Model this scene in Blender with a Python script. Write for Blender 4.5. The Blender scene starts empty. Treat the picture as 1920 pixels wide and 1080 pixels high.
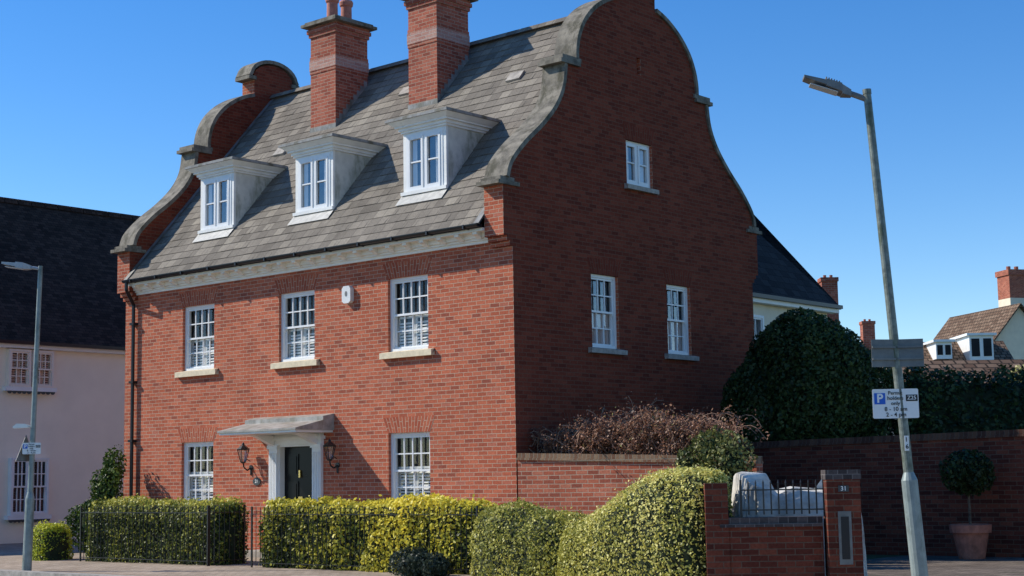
import bpy, math, random
import numpy as np
from mathutils import Matrix, Vector
random.seed(7); RNG=np.random.default_rng(11)
SC=bpy.context.scene; COL=SC.collection
SUN=Vector((-1.9,-1.0,1.62)).normalized()

# ---------------------------------------------------------------- materials
def newmat(name):
    m=bpy.data.materials.new(name); m.use_nodes=True
    nt=m.node_tree; b=nt.nodes['Principled BSDF']; return m,nt,b
def N(nt,t,**k):
    n=nt.nodes.new(t)
    for a,v in k.items(): setattr(n,a,v)
    return n
def ramp(nt,stops):
    r=nt.nodes.new('ShaderNodeValToRGB'); e=r.color_ramp.elements
    while len(e)<len(stops): e.new(0.5)
    for i,(p,c) in enumerate(stops): e[i].position=p; e[i].color=(*c,1)
    return r
def mul(nt,a,b,fac=1.0,mode='MULTIPLY'):
    m=nt.nodes.new('ShaderNodeMix'); m.data_type='RGBA'; m.blend_type=mode
    L=nt.links
    if isinstance(fac,(int,float)): m.inputs[0].default_value=fac
    else: L.new(fac,m.inputs[0])
    for s,i in ((a,6),(b,7)):
        if isinstance(s,tuple): m.inputs[i].default_value=(*s,1)
        else: L.new(s,m.inputs[i])
    return m.outputs[2]
def plain(name,col,rough=0.6,var=0.12,scale=6,metal=0.0,bump=0.0,spec=0.4,stain=None):
    m,nt,b=newmat(name); L=nt.links
    tc=N(nt,'ShaderNodeTexCoord')
    nz=N(nt,'ShaderNodeTexNoise'); nz.inputs['Scale'].default_value=scale; nz.inputs['Detail'].default_value=6
    nz.inputs['Roughness'].default_value=.65
    L.new(tc.outputs['Object'],nz.inputs['Vector'])
    lo=tuple(c*(1-var*2) for c in col); hi=tuple(min(1,c*(1+var)) for c in col)
    r=ramp(nt,[(0.3,lo),(0.62,hi)]); L.new(nz.outputs[0],r.inputs[0]); out=r.outputs[0]
    if stain:
        n2=N(nt,'ShaderNodeTexNoise'); n2.inputs['Scale'].default_value=stain[1]; n2.inputs['Detail'].default_value=8; n2.inputs['Roughness'].default_value=.7
        mp=N(nt,'ShaderNodeMapping'); mp.inputs['Scale'].default_value=(1,1,.45); L.new(tc.outputs['Object'],mp.inputs[0]); L.new(mp.outputs[0],n2.inputs['Vector'])
        r2=ramp(nt,[(stain[2],(0,0,0)),(stain[2]+.14,(1,1,1))]); L.new(n2.outputs[0],r2.inputs[0])
        out=mul(nt,out,stain[0],r2.outputs[0],'MIX')
    L.new(out,b.inputs['Base Color'])
    b.inputs['Roughness'].default_value=rough; b.inputs['Metallic'].default_value=metal
    b.inputs['Specular IOR Level'].default_value=spec
    if bump:
        bp=N(nt,'ShaderNodeBump'); bp.inputs['Strength'].default_value=bump; bp.inputs['Distance'].default_value=.02
        L.new(nz.outputs[0],bp.inputs['Height']); L.new(bp.outputs[0],b.inputs['Normal'])
    return m
BW,BH=.205,.069
def brick(name,stops,mortar,w=BW,h=BH,ms=.006,swap=False,weather=.16,rough=.88,bump=.4,off=.5,stain=None,wob=.008):
    m,nt,b=newmat(name); L=nt.links
    uv=N(nt,'ShaderNodeUVMap'); vec=uv.outputs[0]
    if swap:
        sp=N(nt,'ShaderNodeSeparateXYZ'); cb=N(nt,'ShaderNodeCombineXYZ'); L.new(vec,sp.inputs[0])
        L.new(sp.outputs[1],cb.inputs[0]); L.new(sp.outputs[0],cb.inputs[1]); vec=cb.outputs[0]
    nw=N(nt,'ShaderNodeTexNoise'); nw.inputs['Scale'].default_value=3; L.new(vec,nw.inputs['Vector'])
    va=N(nt,'ShaderNodeVectorMath',operation='MULTIPLY_ADD'); va.inputs[1].default_value=(wob,wob,0)
    L.new(nw.outputs[1],va.inputs[0]); L.new(vec,va.inputs[2]); vec2=va.outputs[0]
    bt=N(nt,'ShaderNodeTexBrick'); bt.offset=off; L.new(vec2,bt.inputs['Vector'])
    for k,v in (('Scale',1),('Mortar Size',ms),('Mortar Smooth',.25),('Bias',0),('Brick Width',w),('Row Height',h)): bt.inputs[k].default_value=v
    bt.inputs['Color1'].default_value=(0,0,0,1); bt.inputs['Color2'].default_value=(1,1,1,1); bt.inputs['Mortar'].default_value=(.5,.5,.5,1)
    r=ramp(nt,stops); L.new(bt.outputs['Color'],r.inputs[0])
    c=mul(nt,r.outputs[0],mortar,bt.outputs['Fac'],'MIX')
    n1=N(nt,'ShaderNodeTexNoise'); n1.inputs['Scale'].default_value=.7; n1.inputs['Detail'].default_value=7; n1.inputs['Roughness'].default_value=.65; L.new(vec,n1.inputs['Vector'])
    r1=ramp(nt,[(.3,(1-weather,)*3),(.7,(1+weather*.5,)*3)]); L.new(n1.outputs[0],r1.inputs[0])
    c=mul(nt,c,r1.outputs[0])
    n2=N(nt,'ShaderNodeTexNoise'); n2.inputs['Scale'].default_value=30; n2.inputs['Detail'].default_value=3; L.new(vec,n2.inputs['Vector'])
    r2=ramp(nt,[(.3,(.82,)*3),(.7,(1.12,)*3)]); L.new(n2.outputs[0],r2.inputs[0]); c=mul(nt,c,r2.outputs[0])
    if stain:
        n3=N(nt,'ShaderNodeTexNoise'); n3.inputs['Scale'].default_value=stain[1]; n3.inputs['Detail'].default_value=9; n3.inputs['Roughness'].default_value=.75; L.new(vec,n3.inputs['Vector'])
        r3=ramp(nt,[(stain[2],(0,0,0)),(stain[2]+.12,(1,1,1))]); L.new(n3.outputs[0],r3.inputs[0]); c=mul(nt,c,stain[0],r3.outputs[0],'MIX')
    L.new(c,b.inputs['Base Color']); b.inputs['Roughness'].default_value=rough; b.inputs['Specular IOR Level'].default_value=.12
    inv=N(nt,'ShaderNodeMath',operation='SUBTRACT'); inv.inputs[0].default_value=1; L.new(bt.outputs['Fac'],inv.inputs[1])
    ad=N(nt,'ShaderNodeMath',operation='MULTIPLY_ADD'); L.new(n2.outputs[0],ad.inputs[0]); ad.inputs[1].default_value=.5; L.new(inv.outputs[0],ad.inputs[2])
    bp=N(nt,'ShaderNodeBump'); bp.inputs['Strength'].default_value=bump; bp.inputs['Distance'].default_value=.01
    L.new(ad.outputs[0],bp.inputs['Height']); L.new(bp.outputs[0],b.inputs['Normal'])
    return m
RED=[(0,(.31,.086,.054)),(.15,(.41,.105,.058)),(.5,(.49,.126,.066)),(.85,(.56,.16,.085)),(1,(.46,.15,.095))]
M_brick=brick('red_brick',RED,(.50,.34,.24))
RED_SHADE=[(0,(.135,.030,.018)),(.3,(.18,.040,.022)),(.7,(.215,.048,.026)),(1,(.235,.058,.032))]  # shade put into the colour: darker copy of RED for the gable
M_brick_g=brick('gable_brick_shade',RED_SHADE,(.165,.085,.056),weather=.14)
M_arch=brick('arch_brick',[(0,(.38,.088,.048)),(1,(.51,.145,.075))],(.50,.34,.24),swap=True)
M_arch_g=brick('gable_arch_brick_shade',[(0,(.17,.034,.019)),(1,(.235,.052,.028))],(.165,.085,.056),swap=True)  # arch brick darkened likewise to hold the gable's shade
M_brick_old_shade=brick('garden_brick_shade',[(0,(.09,.026,.018)),(.5,(.16,.042,.026)),(1,(.225,.066,.038))],(.15,.10,.07),weather=.35,ms=.006)  # old brick with shade darkened into its colour; M_brick_lit is the sunlit copy
M_brick_lit=brick('garden_brick_sunlit',[(0,(.32,.09,.055)),(.5,(.48,.13,.07)),(1,(.56,.19,.11))],(.50,.35,.25),weather=.3,ms=.0065)
M_brick_ch=brick('chimney_brick',[(0,(.30,.08,.052)),(.5,(.42,.112,.068)),(1,(.49,.16,.10))],(.42,.30,.22),weather=.25)
M_brick_band=brick('band_brick',[(0,(.46,.22,.17)),(1,(.56,.32,.25))],(.5,.42,.36))
M_blueb=brick('blue_brick',[(0,(.05,.042,.042)),(1,(.12,.10,.095))],(.17,.15,.14),w=.11,h=.11)
M_tile=brick('roof_tile',[(0,(.18,.155,.126)),(.35,(.225,.195,.158)),(.7,(.26,.225,.182)),(1,(.31,.27,.215))],(.11,.093,.075),w=.25,h=.22,ms=.005,weather=.34,bump=.2,wob=.015,stain=((.35,.31,.245),1.5,.60))
M_tile_dark=brick('dark_tile',[(0,(.035,.022,.016)),(1,(.085,.052,.038))],(.015,.010,.008),w=.18,h=.11,ms=.006,weather=.3,bump=.5,stain=((.20,.15,.11),9,.64))
M_slate=brick('slate',[(0,(.022,.022,.024)),(1,(.048,.048,.05))],(.008,.008,.01),w=.3,h=.2,ms=.006,weather=.2)
M_tile_brown=brick('brown_tile',[(0,(.15,.09,.06)),(1,(.28,.19,.13))],(.05,.035,.025),w=.3,h=.28,ms=.03,weather=.3)
M_stone=plain('coping_stone',(.21,.185,.145),.9,.28,5,bump=.6,stain=((.08,.072,.047),4,.49))
M_sill=plain('cream_stone',(.76,.64,.44),.8,.1,8)
M_sill_g=plain('grey_stone',(.38,.34,.29),.85,.2,8)
M_white=plain('white_paint',(.82,.82,.80),.35,.03,3)
M_dwhite=plain('weathered_white_paint',(.82,.81,.76),.5,.06,3,stain=((.50,.49,.41),2.4,.60))
M_cheek=plain('stained_cheek_paint',(.68,.66,.58),.6,.08,3,stain=((.33,.33,.25),1.9,.47))
M_cream=plain('cream_paint',(.88,.84,.74),.5,.04,4)
M_lead=plain('lead',(.26,.255,.24),.5,.2,5,stain=((.13,.12,.085),3,.48))
M_leadL=plain('light_lead',(.37,.35,.31),.55,.2,5,stain=((.24,.22,.17),3,.5))
M_apron=plain('apron_lead',(.50,.48,.43),.5,.15,6)
M_black=plain('black_paint',(.012,.012,.013),.35,.1,5,spec=.5)
M_door=plain('black_gloss',(.004,.004,.005),.3,.05,5,spec=.2)
M_brass=plain('brass',(.7,.5,.2),.25,.1,5,metal=1)
M_pot=plain('terracotta',(.40,.15,.095),.8,.2,8)
M_potc=plain('chimney_pot_clay',(.44,.17,.12),.8,.15,8)
M_steel=plain('galvanised_steel',(.18,.20,.17),.5,.25,14,metal=.3,stain=((.09,.11,.07),7,.5))
M_steelp=plain('grey_painted_steel',(.25,.29,.27),.5,.1,9,metal=.2,stain=((.13,.16,.14),5,.5))
M_lampg=plain('lamp_grey',(.20,.20,.19),.5,.15,8,metal=.3)
M_lampl=plain('lamp_light_grey',(.42,.43,.43),.5,.1,8,metal=.2)
M_lens=plain('lamp_lens',(.6,.6,.58),.15,.05,5)
M_plate=plain('sign_back_grey',(.16,.17,.165),.5,.15,6,metal=.3)
M_signw=plain('sign_white',(.82,.82,.78),.4,.02,3)
M_signb=plain('sign_blue',(.01,.12,.55),.4,.02,3)
M_signk=plain('sign_black',(.012,.012,.014),.4,.02,3)
M_signdark=plain('dark_sign',(.05,.06,.06),.5,.1,3)
M_pink=plain('pink_render',(.95,.84,.68),.9,.03,1.2,bump=.1)
M_pinkp=plain('pale_pink_paint',(.88,.76,.64),.5,.03)
M_creamr=plain('cream_render',(.80,.69,.52),.9,.05,2)
M_room=plain('dark_room',(.018,.018,.02),.9,.2,2)
M_blind=plain('blind_white',(.72,.72,.69),.6,.03,3)
M_blind_refl=plain('blind_reflection',(.62,.46,.39),.6,.1,3)  # pinkish brick reflection in the glass, painted as the blind's colour
M_blindp=plain('blind_tan',(.74,.54,.40),.6,.04,3)
M_blindd=plain('blind_dark',(.08,.08,.08),.6,.04,3)
M_cover=plain('cover_fabric',(.58,.55,.49),.85,.25,4,bump=.9)
M_alarm=plain('alarm_white',(.75,.75,.73),.4,.05,4)
M_wood=plain('bark',(.13,.09,.06),.9,.3,20)
def glassmat(name,tint=.93,ior=1.5,k=1.0,boost=.0):
    m=bpy.data.materials.new(name); m.use_nodes=True; nt=m.node_tree; nt.nodes.clear(); L=nt.links
    o=N(nt,'ShaderNodeOutputMaterial'); g=N(nt,'ShaderNodeBsdfGlossy'); g.inputs['Roughness'].default_value=.015
    g.inputs['Color'].default_value=(.95,.97,1,1)
    tc=N(nt,'ShaderNodeTexCoord'); nz=N(nt,'ShaderNodeTexNoise'); nz.inputs['Scale'].default_value=2.2; L.new(tc.outputs['Object'],nz.inputs['Vector'])
    bp=N(nt,'ShaderNodeBump'); bp.inputs['Strength'].default_value=.15; bp.inputs['Distance'].default_value=.05; L.new(nz.outputs[0],bp.inputs['Height']); L.new(bp.outputs[0],g.inputs['Normal'])
    t=N(nt,'ShaderNodeBsdfTransparent'); t.inputs['Color'].default_value=(tint,tint,tint,1)
    # thin pane: same Fresnel from either side
    ge=N(nt,'ShaderNodeNewGeometry'); io=N(nt,'ShaderNodeMath',operation='MULTIPLY_ADD'); io.inputs[1].default_value=1/ior-ior; io.inputs[2].default_value=ior; L.new(ge.outputs['Backfacing'],io.inputs[0])
    f=N(nt,'ShaderNodeFresnel'); L.new(io.outputs[0],f.inputs['IOR'])
    a=N(nt,'ShaderNodeMath',operation='MULTIPLY_ADD'); a.inputs[1].default_value=k; a.inputs[2].default_value=boost; a.use_clamp=True; L.new(f.outputs[0],a.inputs[0])
    mx=N(nt,'ShaderNodeMixShader'); L.new(a.outputs[0],mx.inputs[0]); L.new(t.outputs[0],mx.inputs[1]); L.new(g.outputs[0],mx.inputs[2]); L.new(mx.outputs[0],o.inputs[0]); return m
M_glass=glassmat('window_glass')
M_glassb=glassmat('bright_window_glass',k=1.5,boost=.08)
def leafmat(name,stops,trans=.28,rough=.45):
    m,nt,b=newmat(name); L=nt.links
    a=N(nt,'ShaderNodeAttribute'); a.attribute_name='tone'; r=ramp(nt,stops); L.new(a.outputs['Fac'],r.inputs[0])
    L.new(r.outputs[0],b.inputs['Base Color']); b.inputs['Roughness'].default_value=rough; b.inputs['Specular IOR Level'].default_value=.25
    t=N(nt,'ShaderNodeBsdfTranslucent'); L.new(r.outputs[0],t.inputs[0])
    mx=N(nt,'ShaderNodeMixShader'); mx.inputs[0].default_value=trans; o=nt.nodes['Material Output']
    L.new(b.outputs[0],mx.inputs[1]); L.new(t.outputs[0],mx.inputs[2]); L.new(mx.outputs[0],o.inputs[0]); return m
L_gold=leafmat('golden_privet',[(0,(.03,.05,.012)),(.3,(.13,.155,.028)),(.6,(.46,.42,.05)),(1,(.88,.74,.09))],trans=.35)
L_gold2=leafmat('green_privet',[(0,(.025,.042,.012)),(.35,(.10,.13,.028)),(.7,(.36,.36,.06)),(1,(.80,.70,.14))],trans=.32)
L_pale=leafmat('variegated_leaf',[(0,(.06,.075,.016)),(.35,(.25,.26,.05)),(.7,(.58,.53,.11)),(1,(.86,.78,.27))],trans=.32)
L_mix=leafmat('mixed_leaf',[(0,(.02,.035,.01)),(.45,(.09,.11,.03)),(.8,(.32,.31,.10)),(1,(.60,.53,.25))])
L_dark=leafmat('dark_evergreen',[(0,(.014,.026,.009)),(.6,(.046,.074,.022)),(1,(.11,.15,.042))])
L_green=leafmat('green_leaf',[(0,(.02,.045,.01)),(.5,(.08,.13,.02)),(1,(.24,.30,.05))])
L_lime=leafmat('lime_leaf',[(0,(.08,.12,.015)),(.5,(.36,.42,.03)),(1,(.66,.64,.06))])
L_red=leafmat('dry_red_leaf',[(0,(.09,.046,.03)),(.4,(.28,.13,.08)),(.85,(.48,.27,.17)),(1,(.32,.29,.10))])
L_blue=leafmat('blue_green_leaf',[(0,(.015,.024,.016)),(1,(.06,.085,.06))])
L_core=plain('hedge_core',(.016,.024,.008),.95,.4,9)

# ---------------------------------------------------------------- builders
WM={}
def setW(o,W,parent=None):
    WM[o.name]=W.copy(); o.matrix_basis=W
    if parent is not None:
        o.parent=parent; o.matrix_parent_inverse=WM[parent.name].inverted()
def uvify(me):
    if not me.uv_layers: me.uv_layers.new(name='UVMap')
    uvl=me.uv_layers['UVMap'] if 'UVMap' in me.uv_layers else me.uv_layers[0]
    uvl.name='UVMap'
    for p in me.polygons:
        n=p.normal
        hz=math.hypot(n.x,n.y)
        if hz<.3:
            for li in p.loop_indices:
                c=me.vertices[me.loops[li].vertex_index].co; uvl.data[li].uv=(c.x,c.y)
        else:
            tx,ty=-n.y/hz,n.x/hz
            if abs(tx)>.7 and tx<0 or abs(tx)<=.7 and ty<0: tx,ty=-tx,-ty
            for li in p.loop_indices:
                c=me.vertices[me.loops[li].vertex_index].co; uvl.data[li].uv=(c.x*tx+c.y*ty,c.z/hz)
class MB:
    def __init__(s): s.v=[];s.f=[];s.m=[]
    def poly(s,pts,mat=0):
        b=len(s.v); s.v+= [tuple(p) for p in pts]; s.f.append(tuple(range(b,b+len(pts)))); s.m.append(mat)
    def hull(s,P,mat=0):
        b=len(s.v); s.v+=[tuple(p) for p in P]
        for f in ((0,3,2,1),(4,5,6,7),(0,1,5,4),(1,2,6,5),(2,3,7,6),(3,0,4,7)): s.f.append(tuple(b+i for i in f)); s.m.append(mat)
    def box(s,lo,hi,mat=0):
        x0,y0,z0=lo;x1,y1,z1=hi
        s.hull([(x0,y0,z0),(x1,y0,z0),(x1,y1,z0),(x0,y1,z0),(x0,y0,z1),(x1,y0,z1),(x1,y1,z1),(x0,y1,z1)],mat)
    def tube(s,p0,p1,r0,r1=None,n=10,mat=0,caps=True):
        r1=r0 if r1 is None else r1; p0=Vector(p0);p1=Vector(p1); d=(p1-p0)
        if d.length<1e-6:return
        d.normalize(); a=Vector((0,0,1)) if abs(d.z)<.9 else Vector((1,0,0)); x=d.cross(a).normalized(); y=d.cross(x)
        b=len(s.v)
        for p,r in ((p0,r0),(p1,r1)):
            for i in range(n):
                t=2*math.pi*i/n; s.v.append(tuple(p+x*r*math.cos(t)+y*r*math.sin(t)))
        for i in range(n):
            j=(i+1)%n; s.f.append((b+i,b+n+i,b+n+j,b+j)); s.m.append(mat)
        if caps:
            s.f.append(tuple(b+i for i in range(n))); s.m.append(mat)
            s.f.append(tuple(b+n+i for i in reversed(range(n)))); s.m.append(mat)
    def path(s,pts,r,n=8,mat=0):
        for a,b in zip(pts,pts[1:]): s.tube(a,b,r,r,n,mat)
    def lathe(s,prof,c=(0,0,0),n=20,mat=0):
        b=len(s.v)
        for r,z in prof:
            for i in range(n):
                t=2*math.pi*i/n; s.v.append((c[0]+r*math.cos(t),c[1]+r*math.sin(t),c[2]+z))
        for k in range(len(prof)-1):
            for i in range(n):
                j=(i+1)%n; s.f.append((b+k*n+i,b+k*n+j,b+(k+1)*n+j,b+(k+1)*n+i)); s.m.append(mat)
        s.f.append(tuple(b+i for i in reversed(range(n)))); s.m.append(mat)
        k=len(prof)-1; s.f.append(tuple(b+k*n+i for i in range(n))); s.m.append(mat)
    def prism(s,outline,fn,a,b_,mat=0):
        n=len(outline); b=len(s.v)
        for t in (a,b_):
            for p,q in outline: s.v.append(tuple(fn(p,q,t)))
        s.f.append(tuple(range(b,b+n))); s.m.append(mat)
        s.f.append(tuple(reversed(range(b+n,b+2*n)))); s.m.append(mat)
        for i in range(n):
            j=(i+1)%n; s.f.append((b+i,b+n+i,b+n+j,b+j)); s.m.append(mat)
    def build(s,name,mats,parent=None,W=None,uv=True,smooth=False):
        me=bpy.data.meshes.new(name); me.from_pydata(s.v,[],s.f)
        for i,m in enumerate(mats): me.materials.append(m)
        for p,mi in zip(me.polygons,s.m): p.material_index=mi; p.use_smooth=smooth
        me.update()
        if uv: uvify(me)
        o=bpy.data.objects.new(name,me); COL.objects.link(o); setW(o,W or Matrix(),parent); return o
def thing(name,loc,label,cat,group=None):
    o=bpy.data.objects.new(name,None); o.empty_display_size=.3; COL.objects.link(o); setW(o,Matrix.Translation(loc))
    o['label']=label;o['category']=cat
    if group:o['group']=group
    return o
def tag(o,label,cat,group=None):
    o['label']=label;o['category']=cat
    if group:o['group']=group
    return o
def face(loc,nx,ny):
    l=math.hypot(nx,ny); n=Vector((nx/l,ny/l,0)); Y=-n; X=Y.cross(Vector((0,0,1)))
    M=Matrix.Identity(4)
    for i in range(3): M[i][0]=X[i];M[i][1]=Y[i];M[i][2]=(0,0,1)[i];M[i][3]=loc[i]
    return M
def plate(name,outline,holes,th,fn,mats,parent):
    cu=bpy.data.curves.new('tmp','CURVE'); cu.dimensions='2D'; cu.fill_mode='BOTH'; cu.extrude=th/2
    for pts in [outline]+holes:
        sp=cu.splines.new('POLY'); sp.points.add(len(pts)-1); sp.use_cyclic_u=True
        for i,(a,b) in enumerate(pts): sp.points[i].co=(a,b,0,1)
    ob=bpy.data.objects.new('tmp',cu); COL.objects.link(ob)
    dg=bpy.context.evaluated_depsgraph_get(); me=bpy.data.meshes.new_from_object(ob.evaluated_get(dg))
    COL.objects.unlink(ob); bpy.data.objects.remove(ob)
    for v in me.vertices: v.co=Vector(fn(v.co.x,v.co.y,v.co.z))
    me.name=name; me.materials.clear()
    for m in mats: me.materials.append(m)
    me.update()
    for p in me.polygons:
        p.material_index=0; p.use_smooth=False
        if len(mats)>1 and abs(p.normal.y)>.7: p.material_index=1
    uvify(me)
    o=bpy.data.objects.new(name,me); COL.objects.link(o); setW(o,Matrix(),parent); return o
def rect(a,b,c,d): return [(a,c),(b,c),(b,d),(a,d)]
def catmull(P,k=6):
    out=[]; Q=[P[0]]+list(P)+[P[-1]]
    for i in range(1,len(Q)-2):
        p0,p1,p2,p3=[np.array(q,float) for q in Q[i-1:i+3]]
        for j in range(k):
            t=j/k; out.append(tuple(.5*((2*p1)+(-p0+p2)*t+(2*p0-5*p1+4*p2-p3)*t*t+(-p0+3*p1-3*p2+p3)*t**3)))
    out.append(tuple(P[-1])); return out
def text(s,size,W,mat,parent,name='lettering',depth=.002,align='CENTER',bold=.012):
    cu=bpy.data.curves.new('t','FONT'); cu.body=s; cu.size=size; cu.extrude=depth; cu.align_x=align; cu.align_y='CENTER'; cu.offset=size*bold
    ob=bpy.data.objects.new('t',cu); COL.objects.link(ob); dg=bpy.context.evaluated_depsgraph_get()
    me=bpy.data.meshes.new_from_object(ob.evaluated_get(dg)); bpy.data.objects.remove(ob); me.materials.clear(); me.materials.append(mat)
    R=Matrix.Rotation(math.pi/2,4,'X')
    for v in me.vertices: v.co=R@v.co
    me.name=name; o=bpy.data.objects.new(name,me); COL.objects.link(o); setW(o,W,parent); return o

# ---------------------------------------------------------------- foliage
_ph=RNG.uniform(0,6.28,(12,)); _k=RNG.normal(0,1,(12,3))
def fnoise(P,f=1.0):
    s=np.zeros(len(P))
    for i in range(12): s+=np.sin((P@_k[i])*f*(1+i*.35)+_ph[i])/(1+i*.25)
    return s/4.0
def leafobj(name,P,Nn,size,mat,core=None,tone=None,parent=None,jit=.75,aspect=.6,W=None):
    n=len(P); nn=Nn+RNG.normal(0,jit,(n,3)); nn/=np.linalg.norm(nn,axis=1)[:,None]+1e-9
    a=RNG.normal(0,1,(n,3)); t=np.cross(nn,a); t/=np.linalg.norm(t,axis=1)[:,None]+1e-9; b=np.cross(nn,t)
    L=(size*RNG.uniform(.6,1.5,n))[:,None]
    V=np.stack([P-t*L*.5,P+b*L*aspect*.5,P+t*L*.5,P-b*L*aspect*.5],1).reshape(-1,3)
    if tone is None: tone=np.clip(.5+.28*fnoise(P,2.2)+RNG.normal(0,.2,n),0,1)
    T=np.repeat(tone,4); F=np.arange(4*n).reshape(-1,4); mi=np.zeros(n,int)
    if core is not None:
        cv,cf=core; cf=np.array(cf)+len(V); V=np.vstack([V,cv]); F=np.vstack([F,cf]); mi=np.concatenate([mi,np.ones(len(cf),int)]); T=np.concatenate([T,np.zeros(len(cv))])
    me=bpy.data.meshes.new(name); me.vertices.add(len(V)); me.vertices.foreach_set('co',V.astype(np.float32).ravel())
    me.loops.add(F.size); me.loops.foreach_set('vertex_index',F.astype(np.int32).ravel())
    me.polygons.add(len(F)); me.polygons.foreach_set('loop_start',np.arange(0,F.size,4,dtype=np.int32)); me.polygons.foreach_set('material_index',mi.astype(np.int32))
    at=me.attributes.new('tone','FLOAT','POINT'); at.data.foreach_set('value',T.astype(np.float32))
    me.materials.append(mat); me.materials.append(L_core); me.update(calc_edges=True)
    o=bpy.data.objects.new(name,me); COL.objects.link(o); setW(o,W or Matrix(),parent); return o
def hedge(name,path,size,mat,expo=5,cap=.25,dens=1500,bump=.05,depth=.13,inset=.09,tonefn=None,z0=0.0,parent=None,capz=.35,stray=.06):
    P=np.array(path,float); seg=np.linalg.norm(np.diff(P[:,:2],axis=0),axis=1); S=np.concatenate([[0],np.cumsum(seg)]); Lt=S[-1]
    th=np.linspace(0,math.pi,161); cx=np.sign(np.cos(th))*np.abs(np.cos(th))**(2/expo); cz=np.abs(np.sin(th))**(2/expo)
    wm=P[:,2].mean();hm=P[:,3].mean(); cl=np.concatenate([[0],np.cumsum(np.hypot(np.diff(cx)*wm,np.diff(cz)*hm))])
    def surf(s,q,ins=0):
        x=np.interp(s,S,P[:,0]);y=np.interp(s,S,P[:,1]);w=np.interp(s,S,P[:,2]);h=np.interp(s,S,P[:,3])
        e=np.minimum(s,Lt-s); k=np.clip(1-e/cap,0,1); sc=(1-k**2.5)**(1/2.5)
        ds=1e-3; s2=np.clip(s+ds,0,Lt); s1=np.clip(s-ds,0,Lt)
        tx=np.interp(s2,S,P[:,0])-np.interp(s1,S,P[:,0]);ty=np.interp(s2,S,P[:,1])-np.interp(s1,S,P[:,1]); l=np.hypot(tx,ty); tx/=l;ty/=l
        a=np.interp(q,cl,cx);c=np.interp(q,cl,cz); ww=(w-ins)*sc; hh=(h-ins)*(1-capz+capz*sc)
        X=x-ty*a*ww; Y=y+tx*a*ww; Z=z0+c*hh
        nx=-ty*a;ny=tx*a; nz=c**3
        en=np.where(s<Lt/2,-1,1)*k**1.5
        Nn=np.stack([nx*(1-k)+tx*en,ny*(1-k)+ty*en,nz],1); Nn/=np.linalg.norm(Nn,axis=1)[:,None]+1e-9
        return np.stack([X,Y,Z],1),Nn
    area=Lt*cl[-1]; n=int(area*dens)
    s=RNG.uniform(0,Lt,n)
    ne=int(dens*wm*2*hm*1.3); s=np.concatenate([s,RNG.uniform(0,cap*.35,ne),Lt-RNG.uniform(0,cap*.35,ne)]); n=len(s)
    q=RNG.uniform(0,cl[-1],n); p,nn=surf(s,q)
    kk=np.concatenate([np.zeros(n-2*ne),np.ones(2*ne)])>0
    ctr=np.stack([np.interp(s,S,P[:,0]),np.interp(s,S,P[:,1]),p[:,2]],1); f=np.sqrt(RNG.uniform(0,1,n))[:,None]
    p=np.where(kk[:,None],ctr+(p-ctr)*f,p)
    bmp=fnoise(p,2.6)*bump+fnoise(p,8)*bump*.5
    st=np.where(RNG.uniform(0,1,n)<stray,RNG.uniform(0,.08,n),0)
    p=p+nn*(bmp+st-RNG.uniform(0,1,n)**1.6*depth)[:,None]
    p[:,2]=np.maximum(p[:,2],z0+.01)
    tone=None
    if tonefn is not None: tone=np.clip(tonefn(p,nn)+RNG.normal(0,.19,n)+3*st,0,1)
    a=40;b=24; ss=np.linspace(0,Lt,a); qq=np.linspace(0,cl[-1],b); G=np.array([[x,y] for x in ss for y in qq]); cv,cn=surf(G[:,0],G[:,1],inset)
    cv[:,2]=np.maximum(cv[:,2],z0+.005)
    cf=[(i*b+j,(i+1)*b+j,(i+1)*b+j+1,i*b+j+1) for i in range(a-1) for j in range(b-1)]
    return leafobj(name,p,nn,size,mat,(cv,cf),tone,parent)
def blobs(name,E,size,mat,dens=900,depth=.25,bump=.12,tonefn=None,parent=None,zmin=0.02,inset=.8,core=True,jit=.8):
    Ps=[];Ns=[];cv=[];cf=[]
    for (x,y,z,a,b,c) in E:
        ar=4*math.pi*((a*b)**1.6/3+(a*c)**1.6/3+(b*c)**1.6/3)**(1/1.6); n=int(ar*dens)
        d=RNG.normal(0,1,(n,3)); d/=np.linalg.norm(d,axis=1)[:,None]; rad=1-RNG.uniform(0,1,n)**1.5*depth
        p=d*np.array([a,b,c])*rad[:,None]+np.array([x,y,z]); nn=d/np.array([a,b,c]); nn/=np.linalg.norm(nn,axis=1)[:,None]
        p+=nn*(fnoise(p,2.2)*bump+fnoise(p,6)*bump*.6)[:,None]
        keep=p[:,2]>zmin
        for (x2,y2,z2,a2,b2,c2) in E:
            if (x2,y2,z2)!=(x,y,z): keep&=(((p-np.array([x2,y2,z2]))/np.array([a2,b2,c2]))**2).sum(1)>.6
        Ps.append(p[keep]);Ns.append(nn[keep])
        if core:
            o=len(cv); U=12;Vn=18
            for i in range(U+1):
                for j in range(Vn):
                    f=math.pi*i/U;g=2*math.pi*j/Vn; cv.append((x+a*inset*math.sin(f)*math.cos(g),y+b*inset*math.sin(f)*math.sin(g),max(zmin,z+c*inset*math.cos(f))))
            for i in range(U):
                for j in range(Vn): cf.append((o+i*Vn+j,o+(i+1)*Vn+j,o+(i+1)*Vn+(j+1)%Vn,o+i*Vn+(j+1)%Vn))
    P=np.vstack(Ps);Nn=np.vstack(Ns); tone=None
    if tonefn is not None: tone=np.clip(tonefn(P,Nn)+RNG.normal(0,.17,len(P)),0,1)
    return leafobj(name,P,Nn,size,mat,(np.array(cv),cf) if core else None,tone,parent,jit)

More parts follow.
